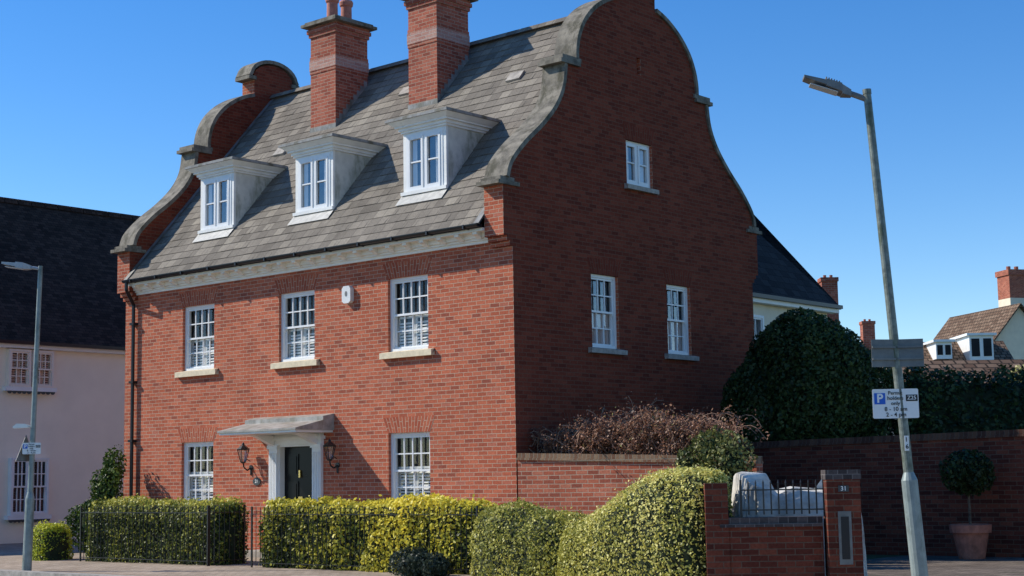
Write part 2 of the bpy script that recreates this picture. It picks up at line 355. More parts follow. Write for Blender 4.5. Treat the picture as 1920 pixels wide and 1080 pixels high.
# ---------------------------------------------------------------- windows
def window(parent,W,w,h,cols=4,rows=2,style='sash',sill=None,blind=None,arch=None,rec=.06,glass=None,fmat=None,name='window',bmat=None,bz=(0,.5),amat=None):
    fm=fmat or M_white; gl=glass or M_glass; flat=style=='flat'
    mb=MB(); g=rec+.088
    if style=='casement': g=rec+.03
    mb.poly([(-w/2+.03,g,.03),(w/2-.03,g,.03),(w/2-.03,g,h-.03),(-w/2+.03,g,h-.03)],0)
    e=.004; a=-w/2+e;b=w/2-e; y0=g+.03;y1=.28
    if flat: y0=g+.003; y1=g+.06
    mb.poly([(a,y1,e),(b,y1,e),(b,y1,h-e),(a,y1,h-e)],1)
    for q in ([(a,y0,e),(a,y1,e),(a,y1,h-e),(a,y0,h-e)],[(b,y0,e),(b,y1,e),(b,y1,h-e),(b,y0,h-e)],[(a,y0,h-e),(b,y0,h-e),(b,y1,h-e),(a,y1,h-e)],[(a,y0,e),(b,y0,e),(b,y1,e),(a,y1,e)]): mb.poly(q,1)
    win=mb.build(name,[gl,M_room],parent,W)
    f=MB(); fw=.055; r=rec; fd=.15 if flat else .11
    f.box((-w/2,r,0),(-w/2+fw,r+fd,h)); f.box((w/2-fw,r,0),(w/2,r+fd,h)); f.box((-w/2+fw,r,h-fw),(w/2-fw,r+fd,h)); f.box((-w/2+fw,r-.02,0),(w/2-fw,r+fd,fw*.9))
    ia,ib=-w/2+fw,w/2-fw; z0,z1=fw*.9,h-fw; st=.036; bw=.022
    if style=='sash' or flat:
        mid=(z0+z1)/2
        for (za,zb,ya,yb) in ((mid-.02,z1,r+.02,r+.052),(z0,mid+.018,r+.053,r+.085)):
            f.box((ia,ya,za),(ia+st,yb,zb)); f.box((ib-st,ya,za),(ib,yb,zb)); f.box((ia+st,ya,za),(ib-st,yb,za+st)); f.box((ia+st,ya,zb-st),(ib-st,yb,zb))
            for i in range(1,cols):
                x=ia+st+(ib-ia-2*st)*i/cols; f.box((x-bw/2,ya+.004,za+st),(x+bw/2,yb-.004,zb-st))
            for j in range(1,rows):
                z=za+st+(zb-za-2*st)*j/rows; f.box((ia+st,ya+.006,z-bw/2),(ib-st,yb-.006,z+bw/2))
        f.box((ia,r+.022,mid-.06),(ia+st*.7,r+.05,mid-.02)); f.box((ib-st*.7,r+.022,mid-.06),(ib,r+.05,mid-.02))
    else:
        f.box((-.03,r+.005,z0),(.03,r+.085,z1))
        for (xa,xb) in ((ia,-.03),(.03,ib)):
            f.box((xa,r-.012,z0),(xa+.045,r+.04,z1)); f.box((xb-.045,r-.012,z0),(xb,r+.04,z1)); f.box((xa+.045,r-.012,z0),(xb-.045,r+.04,z0+.05)); f.box((xa+.045,r-.012,z1-.045),(xb-.045,r+.04,z1))
            zz=z0+(z1-z0)*.52; f.box((xa+.045,r+.0,zz-.012),(xb-.045,r+.035,zz+.012))
    f.build('frame',[fm],win,W)
    if blind:
        bb=MB(); y=g+(.006 if flat else .03); bm=bmat or M_blind
        if blind=='shutter':
            za=h*bz[0]+.05;zb=h*bz[1]; n=int((zb-za-.08)/.055)
            for half in ((ia,-.004),(.004,ib)):
                bb.box((half[0],y,za),(half[0]+.04,y+.03,zb)); bb.box((half[1]-.04,y,za),(half[1],y+.03,zb)); bb.box((half[0]+.04,y,zb-.04),(half[1]-.04,y+.03,zb)); bb.box((half[0]+.04,y,za),(half[1]-.04,y+.03,za+.04))
                for i in range(n):
                    z=za+.04+i*.055; xa,xb=half[0]+.03,half[1]-.03
                    bb.hull([(xa,y+.002,z),(xb,y+.002,z),(xb,y+.024,z+.032),(xa,y+.024,z+.032),(xa,y+.000,z+.006),(xb,y+.000,z+.006),(xb,y+.021,z+.038),(xa,y+.021,z+.038)])
        elif blind=='curtain':
            for sx in (-1,1):
                n=10
                for i in range(n):
                    xa=sx*(w/2-.04-.14*i/n*1.3); xb=sx*(w/2-.04-.14*(i+1)/n*1.3); ya=y+.02*(i%2);yb=y+.02*((i+1)%2)
                    bb.poly([(xa,ya,.05),(xb,yb,.05),(xb,yb,h-.05),(xa,ya,h-.05)])
        elif blind=='roller':
            bb.box((ia,y,h*bz[0]),(ib,y+.01,h*bz[1]))
        bb.build('blind',[bm],win,W)
    if sill:
        s=MB(); ex,sm,sh=sill
        s.prism([(-.085,-sh),(.0,-sh),(.0,-.0),(rec,-.0),(rec,.012),(-.085,-.02)],lambda p,q,t:(t,p,q),-w/2-ex,w/2+ex); s.build('sill',[sm],win,W)
    if arch:
        A=MB(); hh,ex=arch; k=14; e=-.003
        for i in range(k):
            u0=i/k;u1=(i+1)/k
            bx0=-w/2-.01+(w+.02)*u0; bx1=-w/2-.01+(w+.02)*u1; tx0=-w/2-ex+(w+2*ex)*u0; tx1=-w/2-ex+(w+2*ex)*u1
            A.poly([(bx0,e,h),(bx1,e,h),(tx1,e,h+hh),(tx0,e,h+hh)])
        ao=A.build('brick_arch',[amat or M_arch],win,W)
        uvl=ao.data.uv_layers['UVMap']
        for pi,p in enumerate(ao.data.polygons):
            for k2,li in enumerate(p.loop_indices):
                uvl.data[li].uv=((pi+(1 if k2 in(1,2) else 0))*BH*round((w+ex)/BH)/k,(hh if k2>1 else 0)+.01)
    return win

# ================================================================ MAIN HOUSE
house=thing('brick_house',(-5.35,3.61,0),'three-storey red brick house with curved gables and three dormers','house')
XL=-10.71; T=.42; CY=3.61
fw=[(-8.27,1.0),(-5.34,1.0),(-2.43,.98)]
ZB,ZT=3.56,4.85
holesF=[rect(c-w/2,c+w/2,ZB,ZT) for c,w in fw]
holesF+=[rect(-8.27-.5,-8.27+.5,.86,2.15),rect(-2.43-.5,-2.43+.5,.86,2.15),rect(-5.79,-4.87,.12,2.0)]
front=plate('wall',rect(XL+T,-T,0,5.30),holesF,.3,lambda a,b,c:(a,.15+c,b),[M_brick],house)
back=plate('wall',rect(XL+T,-T,0,5.25),[],.3,lambda a,b,c:(a,7.07+c,b),[M_brick],house)
body=[(3.61,0),(3.61,5.12),(3.68,5.12),(3.68,5.20),(3.75,5.20),(3.75,5.28),(3.83,5.28),(3.83,6.12)]
lowc=catmull([(3.70,6.24),(3.60,6.50),(3.26,6.86),(2.80,7.24),(2.42,7.63),(2.20,8.02),(2.12,8.45)],6)
upc=catmull([(1.80,8.60),(1.79,8.80),(1.72,9.06),(1.56,9.34),(1.27,9.62),(.90,9.84),(.56,9.96)],5)
topc=[(.56,10.45)]+[(.56*math.cos(t),10.45+.33*math.sin(t)) for t in np.linspace(.25,math.pi/2,6)]
half=body+[(3.70,6.12)]+lowc+[(2.12,8.60)]+upc+topc
outl=[(CY+a,b) for a,b in half]+[(CY-a,b) for a,b in reversed(half[:-1])]
sideholes=[rect(2.05,2.82,ZB,ZT),rect(4.29,5.04,ZB,ZT),rect(1.28,2.05,.86,2.15),rect(4.29,5.04,.86,2.15),rect(3.16,3.95,6.57,7.39),rect(3.55,3.67,8.66,8.98)]
g1=plate('gable_wall',outl,sideholes,T,lambda a,b,c:(-T/2+c,a,b),[M_brick_g,M_brick],house)  # gable faces take the shade-darkened brick, wall ends the plain red
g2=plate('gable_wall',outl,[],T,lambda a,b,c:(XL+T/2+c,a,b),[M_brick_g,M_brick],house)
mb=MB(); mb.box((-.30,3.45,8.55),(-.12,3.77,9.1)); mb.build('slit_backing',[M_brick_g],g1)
def coping(xa,xb,par):
    def strip(pts,t=.08):
        n=len(pts); off=[]
        for i,p in enumerate(pts):
            a=np.array(pts[max(0,i-1)]);b=np.array(pts[min(n-1,i+1)]); d=b-a; d=d/np.linalg.norm(d); nn=np.array([d[1],-d[0]])
            if nn[0]<0 and abs(nn[0])>abs(nn[1]): nn=-nn
            if nn[1]<0 and abs(nn[1])>=abs(nn[0]): nn=-nn
            off.append((p[0]+nn[0]*t,p[1]+nn[1]*t))
        for sg in (1,-1):
            mb=MB()
            for q,o_ in zip(pts,off):
                for x in (xa,xb): mb.v.append((x,CY+sg*q[0],q[1])); mb.v.append((x,CY+sg*o_[0],o_[1]))
            for i in range(n-1):
                A=4*i;B=4*(i+1)
                for f in ((A,B,B+1,A+1),(A+2,A+3,B+3,B+2),(A+1,B+1,B+3,A+3),(A,A+2,B+2,B)): mb.f.append(f); mb.m.append(0)
            mb.f.append((0,1,3,2)); mb.m.append(0); e=4*(n-1); mb.f.append((e,e+2,e+3,e+1)); mb.m.append(0)
            mb.build('coping',[M_stone],par)
    strip(lowc); strip(upc)
    strip([(0.66,10.42)]+[(.62*math.cos(t),10.46+.35*math.sin(t)) for t in np.linspace(.12,math.pi/2,8)],.08)
    for sg in (1,-1):
        def kn(L):
            mb=MB()
            for y0,y1,z0,z1,e in L:
                a,b=sorted((CY+sg*y0,CY+sg*y1)); mb.box((xa-e,a,z0),(xb+e,b,z1))
            mb.build('kneeler',[M_stone],par)
        kn([(3.45,3.98,6.115,6.18,.0),(3.55,3.90,6.18,6.25,-.03)])
        kn([(1.78,2.32,8.46,8.53,.02),(1.74,2.26,8.53,8.61,.0)])
        kn([(.52,.74,10.36,10.44,.0)])
coping(-T-.04,.04,g1); coping(XL-.04,XL+T+.04,g2)
# ---- roof
SL=1.149
def rz(y): return 5.49+SL*(y+.34)
mb=MB(); uvs=[]
x0,x1=XL+T-.01,-T+.01; cosA=1/math.hypot(1,SL); sinA=SL*cosA
G=.22; Ltot=(CY+.34)/cosA; nrow=int(Ltot/G)+1
nseg=39; sw=(x1-x0)/nseg
for sg in (1,-1):
    for i in range(nrow):
        sa=i*G; sb=min((i+1)*G+.03,Ltot)
        def pt(x,s,up):
            y=-.34+s*cosA-up*sinA; z=5.49+s*sinA+up*cosA
            if sg<0: y=2*CY-y
            return (x,y,z)
        o_=(i%2)*sw*.5
        for k in range(-1,nseg):
            xa=max(x0,x0+k*sw+o_); xb=min(x1,x0+(k+1)*sw+o_); l=.011+random.uniform(-.003,.006); ds=random.uniform(-.006,.006)
            if xb-xa<.01: continue
            mb.poly([pt(xa,sa+ds,l),pt(xb,sa+ds,l),pt(xb,sb,.002),pt(xa,sb,.002)]); uvs.append([(xa+(i%2)*.125,sa+.004),(xb+(i%2)*.125,sa+.004),(xb+(i%2)*.125,sb),(xa+(i%2)*.125,sb)])
            mb.poly([pt(xa,sa+ds,.0),pt(xb,sa+ds,.0),pt(xb,sa+ds,l),pt(xa,sa+ds,l)]); uvs.append([(xa,sa+.05),(xb,sa+.05),(xb,sa+.07),(xa,sa+.07)])
for i in range(26):
    a=x0+i*(x1-x0)/26;b=x0+(i+1)*(x1-x0)/26-.012
    mb.prism([(CY-.13,10.0),(CY-.05,10.10),(CY+.05,10.10),(CY+.13,10.0)],lambda p,q,t:(t,p,q),a,b)
roof=mb.build('roof',[M_tile],house)
uvl=roof.data.uv_layers['UVMap']
for p in roof.data.polygons:
    if p.index<len(uvs):
        for k,li in enumerate(p.loop_indices): uvl.data[li].uv=uvs[p.index][k]
for x,y in ((-8.15,1.95),(-2.05,2.45),(-5.2,2.75)):
    z=rz(y); mb=MB()
    P=[(x+dx,y+ds*cosA-up*sinA,z+ds*sinA+up*cosA) for up in (0,.05) for dx,ds in ((-.17,0),(.17,0),(.17,.24),(-.17,.24))]
    mb.hull(P); mb.build('vent_tile',[M_sill_g],roof)
for x in (x0+.07,x1-.07):
    mb=MB(); P=[]
    for dx,s in ((-.06,0.0),(.06,0.0),(.06,Ltot-.1),(-.06,Ltot-.1)):
        P.append((x+dx,-.34+s*cosA-.03*sinA,5.49+s*sinA+.03*cosA))
    mb.poly(P); mb.build('flashing',[M_lead],roof)
# ---- chimneys
def chimney(xa,xb,pots):
    ya,yb=2.35,3.26; mb=MB()
    def ring(e,z0,z1,m): mb.box((xa-e,ya-e,z0),(xb+e,yb+e,z1),m)
    ring(0,8.3,9.83,0); ring(.012,9.83,9.90,0); ring(.02,9.90,10.12,1); ring(.012,10.12,10.2,0); ring(0,10.2,10.62,0)
    ring(.03,10.62,10.70,0); ring(.06,10.70,10.78,0); ring(.03,10.78,10.84,0)
    ring(.15,10.84,10.90,2); ring(.09,10.90,10.95,2)
    c=mb.build('chimney',[M_brick_ch,M_brick_band,M_stone],roof)
    mb=MB(); xs=xb+.006; P=[(xa-.02,ya-.006,rz(ya)-.05),(xb+.006,ya-.006,rz(ya)-.05),(xb+.006,ya-.006,rz(ya)+.1),(xa-.02,ya-.006,rz(ya)+.1)]
    mb.poly(P)
    for i in range(9):
        y=ya-.006+.1*i; mb.poly([(xs,y,rz(y)-.05),(xs,y+.1,rz(y)-.05),(xs,y+.1,rz(y+.1)+.1),(xs,y,rz(y+.1)+.1)])
    mb.build('chimney_flashing',[M_lead],roof)
    for px,py in pots:
        mb=MB(); mb.lathe([(.15,0),(.15,.05),(.12,.08),(.115,.42),(.14,.45),(.15,.52),(.13,.56),(.10,.56),(.10,.3)],(px,py,10.93),20); mb.build('chimney_pot',[M_potc],roof)
chimney(-7.60,-6.83,[(-7.2,2.6),(-7.2,3.0)])
chimney(-4.70,-3.92,[(-4.3,2.6),(-4.3,3.0)])
# ---- dormers
def dormer(xc):
    W=face((xc,.40,rz(.40)),0,-1); mb=MB(); w=1.06; h=1.16
    mb.box((-w/2,0,0),(-.45,.05,h)); mb.box((.45,0,0),(w/2,.05,h)); mb.box((-.45,0,1.12),(.45,.05,h)); mb.box((-.45,0,-.03),(.45,.05,.07))
    mb.box((-w/2-.03,-.05,.03),(w/2+.03,.0,.09))
    for sx in (-1,1):
        x=sx*(w/2-.002)
        mb.prism([(.0,-.05),(.0,h),(h/SL,h)],lambda p,q,t:(t,p+.05,q),x-.02,x+.0,1)
    d=mb.build('dormer',[M_dwhite,M_cheek],house,W)
    mb=MB()
    def ring(e,z0,z1,m=0): mb.box((-w/2-e,-e,z0),(w/2+e,1.34,z1),m)
    ring(.03,1.16,1.20); ring(.06,1.20,1.255); ring(.11,1.255,1.285)
    z0,z1,e0,e1=1.285,1.36,.12,.21
    mb.hull([(-w/2-e0,-e0,z0),(w/2+e0,-e0,z0),(w/2+e0,1.3,z0),(-w/2-e0,1.3,z0),(-w/2-e1,-e1,z1),(w/2+e1,-e1,z1),(w/2+e1,1.36,z1),(-w/2-e1,1.36,z1)])
    mb.build('cornice',[M_dwhite],d,W)
    mb=MB(); mb.box((-w/2-.235,-.235,1.362),(w/2+.235,1.45,1.405)); mb.box((-w/2-.20,-.2,1.405),(w/2+.2,1.5,1.425))
    mb.build('dormer_roof',[M_lead],d,W)
    mb=MB()
    def rp(x,s,up): return (x,s*cosA-up*sinA,s*sinA+up*cosA)
    mb.poly([rp(-w/2-.04,-.24,.03),rp(w/2+.04,-.24,.03),rp(w/2+.04,.02,.03),rp(-w/2-.04,.02,.03)])
    mb.build('lead_apron',[M_apron],d,W)
    window(d,face((xc,.385,rz(.40)+.07),0,-1)@Matrix.Translation((0,-.045,0)),.9,1.05,style='casement',blind='curtain',rec=.05,glass=M_glassb,name='dormer_window')
for xc in (-8.22,-5.30,-2.38): dormer(xc)
# ---- front cornice, gutter
mb=MB(); a,b=XL+T,-T
mb.box((a,-.045,5.22),(b,-.001,5.27)); mb.box((a,-.08,5.27),(b,-.001,5.31)); mb.box((a,-.12,5.31),(b,-.001,5.39)); mb.box((a,-.27,5.39),(b,-.001,5.44))
n=24
for i in range(n):
    x=a+.2+(b-a-.4)*i/(n-1)
    mb.prism([(-.119,5.285),(-.119,5.391),(-.25,5.391),(-.25,5.35),(-.18,5.33)],lambda p,q,t:(t,p,q),x-.05,x+.05)
mb.build('eaves_cornice',[M_cream],house)
mb=MB()
gp=[( -.36+.05*math.cos(t),5.49+.05*math.sin(t)) for t in np.linspace(math.pi,2*math.pi,9)]
for i in range(8):
    p,q=gp[i],gp[i+1]; mb.poly([(a,*p),(b,*p),(b,*q),(a,*q)])
mb.box((a,-.42,5.485),(b,-.405,5.497)); mb.box((a,-.305,5.44),(b,-.275,5.50))
for i in range(12):
    x=a+.3+(b-a-.6)*i/11; mb.box((x-.015,-.425,5.43),(x+.015,-.27,5.50))
mb.build('gutter',[M_black],house)
mb=MB(); px=XL+T-.05
mb.path([(px+.15,-.36,5.45),(px+.15,-.36,5.3),(px,-.07,5.02),(px,-.07,.1)],.036,10)
for z in (4.6,3.4,2.2,1.0): mb.box((px-.07,-.12,z),(px+.07,-.0,z+.05))
mb.build('downpipe',[M_black],house)
# ---- windows
for i,(c,w) in enumerate(fw):
    window(house,face((c,0,ZB),0,-1),w,ZT-ZB,4,2,sill=(.14,M_sill,.12),blind='shutter',arch=(.27,.13),bz=(0,.48))
for c in (-8.27,-2.43):
    window(house,face((c,0,.86),0,-1),1.0,1.29,4,2,sill=(.14,M_sill,.12),blind='shutter',arch=(.27,.13),bz=(0,.55))
for (a_,b_) in ((2.05,2.82),(4.29,5.04)):
    window(house,face((0,(a_+b_)/2,ZB),1,0),b_-a_,ZT-ZB,3,2,sill=(.12,M_sill_g,.10),blind='roller',arch=(.27,.11),bz=(0.03,.5),glass=M_glassb,bmat=M_blind_refl,amat=M_arch_g)  # blind colour carries the painted reflection over the lower half
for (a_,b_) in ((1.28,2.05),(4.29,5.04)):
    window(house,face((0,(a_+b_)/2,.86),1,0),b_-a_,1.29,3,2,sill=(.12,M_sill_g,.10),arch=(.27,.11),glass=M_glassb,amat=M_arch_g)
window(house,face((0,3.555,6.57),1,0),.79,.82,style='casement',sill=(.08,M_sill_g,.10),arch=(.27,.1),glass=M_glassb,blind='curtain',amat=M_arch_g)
# ---- door and porch
W=face((-5.33,0,0),0,-1)
mb=MB(); mb.box((-.46,.10,.12),(.46,.15,2.0))
for (xa,xb) in ((-.36,-.06),(.06,.36)):
    for (za,zb) in ((.3,.75),(.85,1.35),(1.45,1.85)):
        mb.box((xa,.085,za),(xb,.10,zb)); mb.box((xa+.04,.075,za+.04),(xb-.04,.085,zb-.04))
door=mb.build('door',[M_door],house,W)
mb=MB(); mb.lathe([(.02,0),(.03,.02),(.03,.04),(.0,.055)],(0,0,0),12); mb.build('handle',[M_brass],door,W@Matrix.Translation((.36,.10,1.1))@Matrix.Rotation(math.pi/2,4,'X'))
mb=MB(); mb.box((-.02,.06,1.42),(.02,.10,1.55)); mb.build('door_knocker',[M_brass],door,W)
mb=MB(); mb.box((-.09,.085,1.02),(.09,.099,1.07)); mb.build('letter_plate',[M_brass],door,W)
mb=MB()
for sx in (-1,1):
    c=sx*.60
    mb.box((c-.135,-.09,0),(c+.135,-.001,.25)); mb.box((c-.12,-.06,.25),(c+.12,-.001,1.95)); mb.box((c-.14,-.09,1.95),(c+.14,-.001,2.02))
    for k in range(5): mb.box((c-.095+k*.044,-.075,.32),(c-.075+k*.044,-.059,1.88))
    mb.prism([(-.059,1.99),(-.12,2.02),(-.3,2.10),(-.55,2.20),(-.0,2.20),(-.0,1.99)],lambda p,q,t:(t,p-.001,q),c-.06,c+.06)
mb.box((-.74,-.07,2.02),(.74,-.002,2.10)); mb.box((-.78,-.11,2.10),(.78,-.002,2.16)); mb.box((-.74,-.08,2.16),(.74,-.002,2.211))
mb.box((-.48,-.02,.12),(-.455,.1,2.0)); mb.box((.455,-.02,.12),(.48,.1,2.0)); mb.box((-.455,-.02,1.985),(.455,.1,2.021))
mb.build('door_surround',[M_white],house,W)
mb=MB(); cx=-.08
mb.box((cx-1.06,-.88,2.212),(cx+1.06,-.003,2.25),0)
mb.prism([(0,2.25),(-.91,2.25),(-.91,2.285),(-.26,2.43),(-.26,2.50),(0,2.55)],lambda p,q,t:(t,p-.003,q),cx-1.09,cx+1.09,1)
mb.build('door_canopy',[M_white,M_leadL],house,W)
mb=MB(); mb.box((-.9,-.75,0),(.9,-.002,.11)); mb.build('door_step',[M_sill_g],house,W)
def lantern(x):
    W=face((x,0,1.62),0,-1); mb=MB()
    mb.tube((0,0,.0),(0,-.02,.0),.05,n=12); mb.path([(0,-.02,0),(0,-.10,-.05),(0,-.18,.0),(0,-.2,.08)],.014,6)
    mb.path([(0,-.03,.12),(0,-.12,.16),(0,-.19,.08)],.008,6); mb.path([(0,-.01,.0),(0,-.01,-.14)],.02,8)
    mb.lathe([(.03,.08),(.05,.10),(.055,.11)],(0,-.2,0),6); mb.lathe([(.115,.33),(.12,.35),(.05,.41),(.03,.42),(.02,.46),(.0,.48)],(0,-.2,0),6)
    for i in range(6):
        t=i*math.pi/3; mb.tube((.05*math.cos(t),-.2+.05*math.sin(t),.11),(.11*math.cos(t),-.2+.11*math.sin(t),.34),.008,n=5)
    l=mb.build('lantern',[M_black],house,W)
    mb=MB(); mb.lathe([(.045,.115),(.102,.33)],(0,-.2,0),6); mb.build('lantern_glass',[M_glassb],l,W)
lantern(-6.62); lantern(-4.22)
mb=MB(); Wp=face((-6.45,0,1.36),0,-1); mb.prism([(.11*math.cos(t),.075*math.sin(t)) for t in np.linspace(0,2*math.pi,20)[:-1]],lambda p,q,t:(p,t,q),-.02,-.001); pl=mb.build('number_plaque',[M_signdark],house,Wp)
text('21',.09,Wp@Matrix.Translation((0,-.022,0)),M_signw,pl)
mb=MB(); Wp=face((-3.9,0,4.5),0,-1); mb.prism([(-.11,.04),(-.06,0),(.06,0),(.11,.04),(.11,.26),(.07,.31),(-.07,.31),(-.11,.26)],lambda p,q,t:(p,t,q),-.09,-.001); al=mb.build('alarm_box',[M_alarm],house,Wp)
mb=MB(); mb.prism([(.03*math.cos(t),.17+.05*math.sin(t)) for t in np.linspace(0,2*math.pi,14)[:-1]],lambda p,q,t:(p,t,q),-.094,-.0905); mb.build('alarm_emblem',[M_lampg],al,Wp)

# ================================================================ NEIGHBOURS
def gablehouse(name,loc,label,wallmat,roofmat,x0,x1,y0,y1,ze,zr,over=.25,hip=0):
    h=thing(name,loc,label,'house'); mb=MB()
    mb.box((x0,y0,0),(x1,y1,ze)); xm=(x0+x1)/2
    if not hip:
        for y in (y0,y1): mb.poly([(x0,y,ze),(x1,y,ze),(xm,y,zr)])
    w=mb.build('wall',[wallmat],h)
    mb=MB(); s=(zr-ze)/(x1-xm); o=over
    for t in (0,.06):
        A=(x0-o,y0-o,ze-o*s+t);B=(x0-o,y1+o,ze-o*s+t);C=(x1+o,y1+o,ze-o*s+t);D=(x1+o,y0-o,ze-o*s+t);R0=(xm,y0-o+hip,zr+t);R1=(xm,y1+o-hip,zr+t)
        mb.poly([A,R0,R1,B]);mb.poly([D,C,R1,R0])
        if hip: mb.poly([A,D,R0]);mb.poly([B,R1,C])
    n=int((y1-y0)/.4)
    for i in range(n):
        ya=y0-o+hip+(y1-y0+2*o-2*hip)*i/n; yb=y0-o+hip+(y1-y0+2*o-2*hip)*(i+1)/n-.02
        if yb>ya: mb.prism([(xm-.12,zr-.02),(xm-.05,zr+.13),(xm+.05,zr+.13),(xm+.12,zr-.02)],lambda p,q,t:(p,t,q),ya,yb)
    r=mb.build('roof',[roofmat],h)
    mb=MB(); z=ze-o*s
    mb.box((x1+o,y0-o,z-.03),(x1+o+.1,y1+o,z+.05),0); mb.box((x1+.001,y0-o,z-.12),(x1+o,y1+o,z-.005),1)
    if hip: mb.box((x0-o,y1+o,z-.03),(x1+o,y1+o+.1,z+.07),0)
    mb.build('gutter',[M_black,M_white],h)
    return h,r
nh,_=gablehouse('pink_house',(-21,4,0),'pale pink rendered house with dark tiled roof',M_pink,M_tile_dark,-25.2,-17.1,-6,13,4.95,9.0,over=.18)
for (ya,yb,z0,z1,nm) in ((1.08,2.3,3.72,4.62,0),(1.2,2.22,.66,2.02,1)):
    for k in (0,1):
        w=(yb-ya-.04)/2; yc=ya+w/2+k*(w+.04)
        window(nh,face((-17.1,yc,z0),1,0)@Matrix.Translation((0,-.155,0)),w,z1-z0,3,2,style='flat',blind='shutter',bmat=M_blindp if nm==0 else M_blindd,bz=(0,.97),rec=.0,fmat=M_pinkp if nm==0 else M_white)
    mb=MB(); mb.box((-17.1,ya-.08,z0-.1),(-16.93,yb+.08,z0-.0))
    for k in range(10):
        y=ya-.04+(yb-ya+.08)*(k+.5)/10; mb.tube((-16.96,y,z0-.11),(-16.94,y,z0-.11),.06,n=10,mat=1)
    mb.build('sill',[M_white,M_signdark],nh)
bh,br=gablehouse('rear_house',(-4.5,10.6,0),'cream house with dark slate hipped roof behind',M_creamr,M_slate,-8,-1.3,7.9,12.4,5.35,9.7,over=.2,hip=3.4)
window(bh,face((-1.3,9.15,3.7),1,0)@Matrix.Translation((0,-.155,0)),.6,1.0,2,1,style='flat',rec=.0)
def far(loc,lab,w,d,ze,zr,wallm,roofm,rot=0,chim=None,dorm=()):
    h=thing('distant_house',loc,lab,'house')
    W0=Matrix.Translation(loc)@Matrix([[.752,-.659,0,0],[.659,.752,0,0],[0,0,1,0],[0,0,0,1]]); W=W0@Matrix.Rotation(rot,4,'Z')
    mb=MB(); mb.box((-w/2,0,0),(w/2,d,ze))
    for y in (0,d): mb.poly([(-w/2,y,ze),(w/2,y,ze),(0,y,zr)])
    mb.build('wall',[wallm],h,W)
    mb=MB(); s=(zr-ze)/(w/2); o=.3
    for sg in (-1,1):
        e=sg*(w/2+o); ez=ze-o*s
        mb.hull([(e,-o,ez+.03),(0,-o,zr+.03),(0,d+o,zr+.03),(e,d+o,ez+.03),(e,-o,ez+.15),(0,-o,zr+.15),(0,d+o,zr+.15),(e,d+o,ez+.15)])
    r=mb.build('roof',[roofm],h,W)
    for c in (chim or []):
        mb=MB(); x,y,a,z0,z1,zm=c; mb.box((x-a,y-a,z0),(x+a,y+a,zm),1); mb.box((x-a,y-a,zm),(x+a,y+a,z1-.5*a),0); mb.box((x-a*1.12,y-a*1.12,z1-.5*a),(x+a*1.12,y+a*1.12,z1),0)
        for k in (-.4,.4): mb.tube((x+k*a,y,z1),(x+k*a,y,z1+.4*a),.2*a,n=10)
        mb.build('chimney',[M_brick_ch,M_creamr],r,W)
    for (x,y,z,ww,hh) in dorm:
        mb=MB(); mb.box((x-ww/2,y,z),(x+ww/2,y+3,z+hh),0); mb.box((x-ww/2-.15,y-.15,z+hh),(x+ww/2+.15,y+3,z+hh+.12),0)
        for k in (-.25,.25): mb.box((x+k*ww-.17*ww,y-.02,z+.2),(x+k*ww+.17*ww,y-.001,z+hh-.15),1)
        mb.build('dormer',[M_white,M_room],h,W0)
    return h
far((-20.7,68.7,0),'distant cream rendered house with brown tiled roof and chimney',5.2,7.5,7.9,10.9,M_creamr,M_tile_brown,rot=math.radians(14),chim=[(.75,1.6,.65,9.5,13.2,11.5)])
far((-22.0,54.3,0),'distant house with white dormers in tiled roof',5,6,6.2,7.9,M_creamr,M_tile_brown,rot=-math.pi/2,dorm=[(2.6,-2.2,7.0,.8,.85),(4.5,-2.2,6.9,1.2,1.25)])
far((-1.9,18.35,0),'low outbuilding with brown clay tiled roof',4.0,14,3.1,4.05,M_brick_old_shade,M_tile_brown,rot=-math.pi/2+.03)
far((-12.6,35.8,0),'distant house with small orange brick chimney',3,7,4.5,5.3,M_creamr,M_tile_brown,chim=[(0,1,.24,5,7.3,5)])
far((-8.75,25.75,0),'distant house with short brick chimney behind slate roof',3,5,4.0,5.0,M_creamr,M_tile_brown,chim=[(0.05,.5,.26,4.8,7.72,4.9)])

# ================================================================ GARDEN WALLS
def wallrun(name,a,b,z1a,z1b,th,label,mat=M_brick_old_shade,copmat=None,stub=None):
    a=Vector((*a,0));b=Vector((*b,0)); d=(b-a); L=d.length; d.normalize(); nn=Vector((-d.y,d.x,0))
    o=thing(name,a,label,'wall'); mb=MB()
    def P(s,t,z): return tuple(a+d*s+nn*t+Vector((0,0,z)))
    def seg(t0,t1,dz0,dz1,base=None,m=0):
        za0=(z1a+dz0) if base is None else base; zb0=(z1b+dz0) if base is None else base
        mb.hull([P(0,t0,za0),P(L,t0,zb0),P(L,t1,zb0),P(0,t1,za0),P(0,t0,z1a+dz1),P(L,t0,z1b+dz1),P(L,t1,z1b+dz1),P(0,t1,z1a+dz1)],m)
    seg(0,th,0,-.11,0.0)
    if stub:
        s0,s1,zz=stub; mb.hull([P(s,t,z) for z in (.0,zz) for s,t in ((s0,-.02),(s1,-.02),(s1,th+.02),(s0,th+.02))])
    mb.build('brickwork',[mat],o)
    mb=MB(); seg(-.03,th+.03,-.11,-.075); seg(-.0,th,-.075,0); mb.build('coping',[copmat or M_stone],o)
    return o
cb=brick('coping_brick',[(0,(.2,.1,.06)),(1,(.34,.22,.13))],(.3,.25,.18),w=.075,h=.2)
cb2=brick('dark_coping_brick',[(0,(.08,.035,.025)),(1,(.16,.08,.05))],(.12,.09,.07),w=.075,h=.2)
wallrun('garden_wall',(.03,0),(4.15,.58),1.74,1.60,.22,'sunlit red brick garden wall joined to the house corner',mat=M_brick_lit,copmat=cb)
wallrun('garden_wall',(.02,4.35),(12,4.35),1.88,2.03,.22,'shaded brick boundary wall behind the driveway',copmat=cb2)
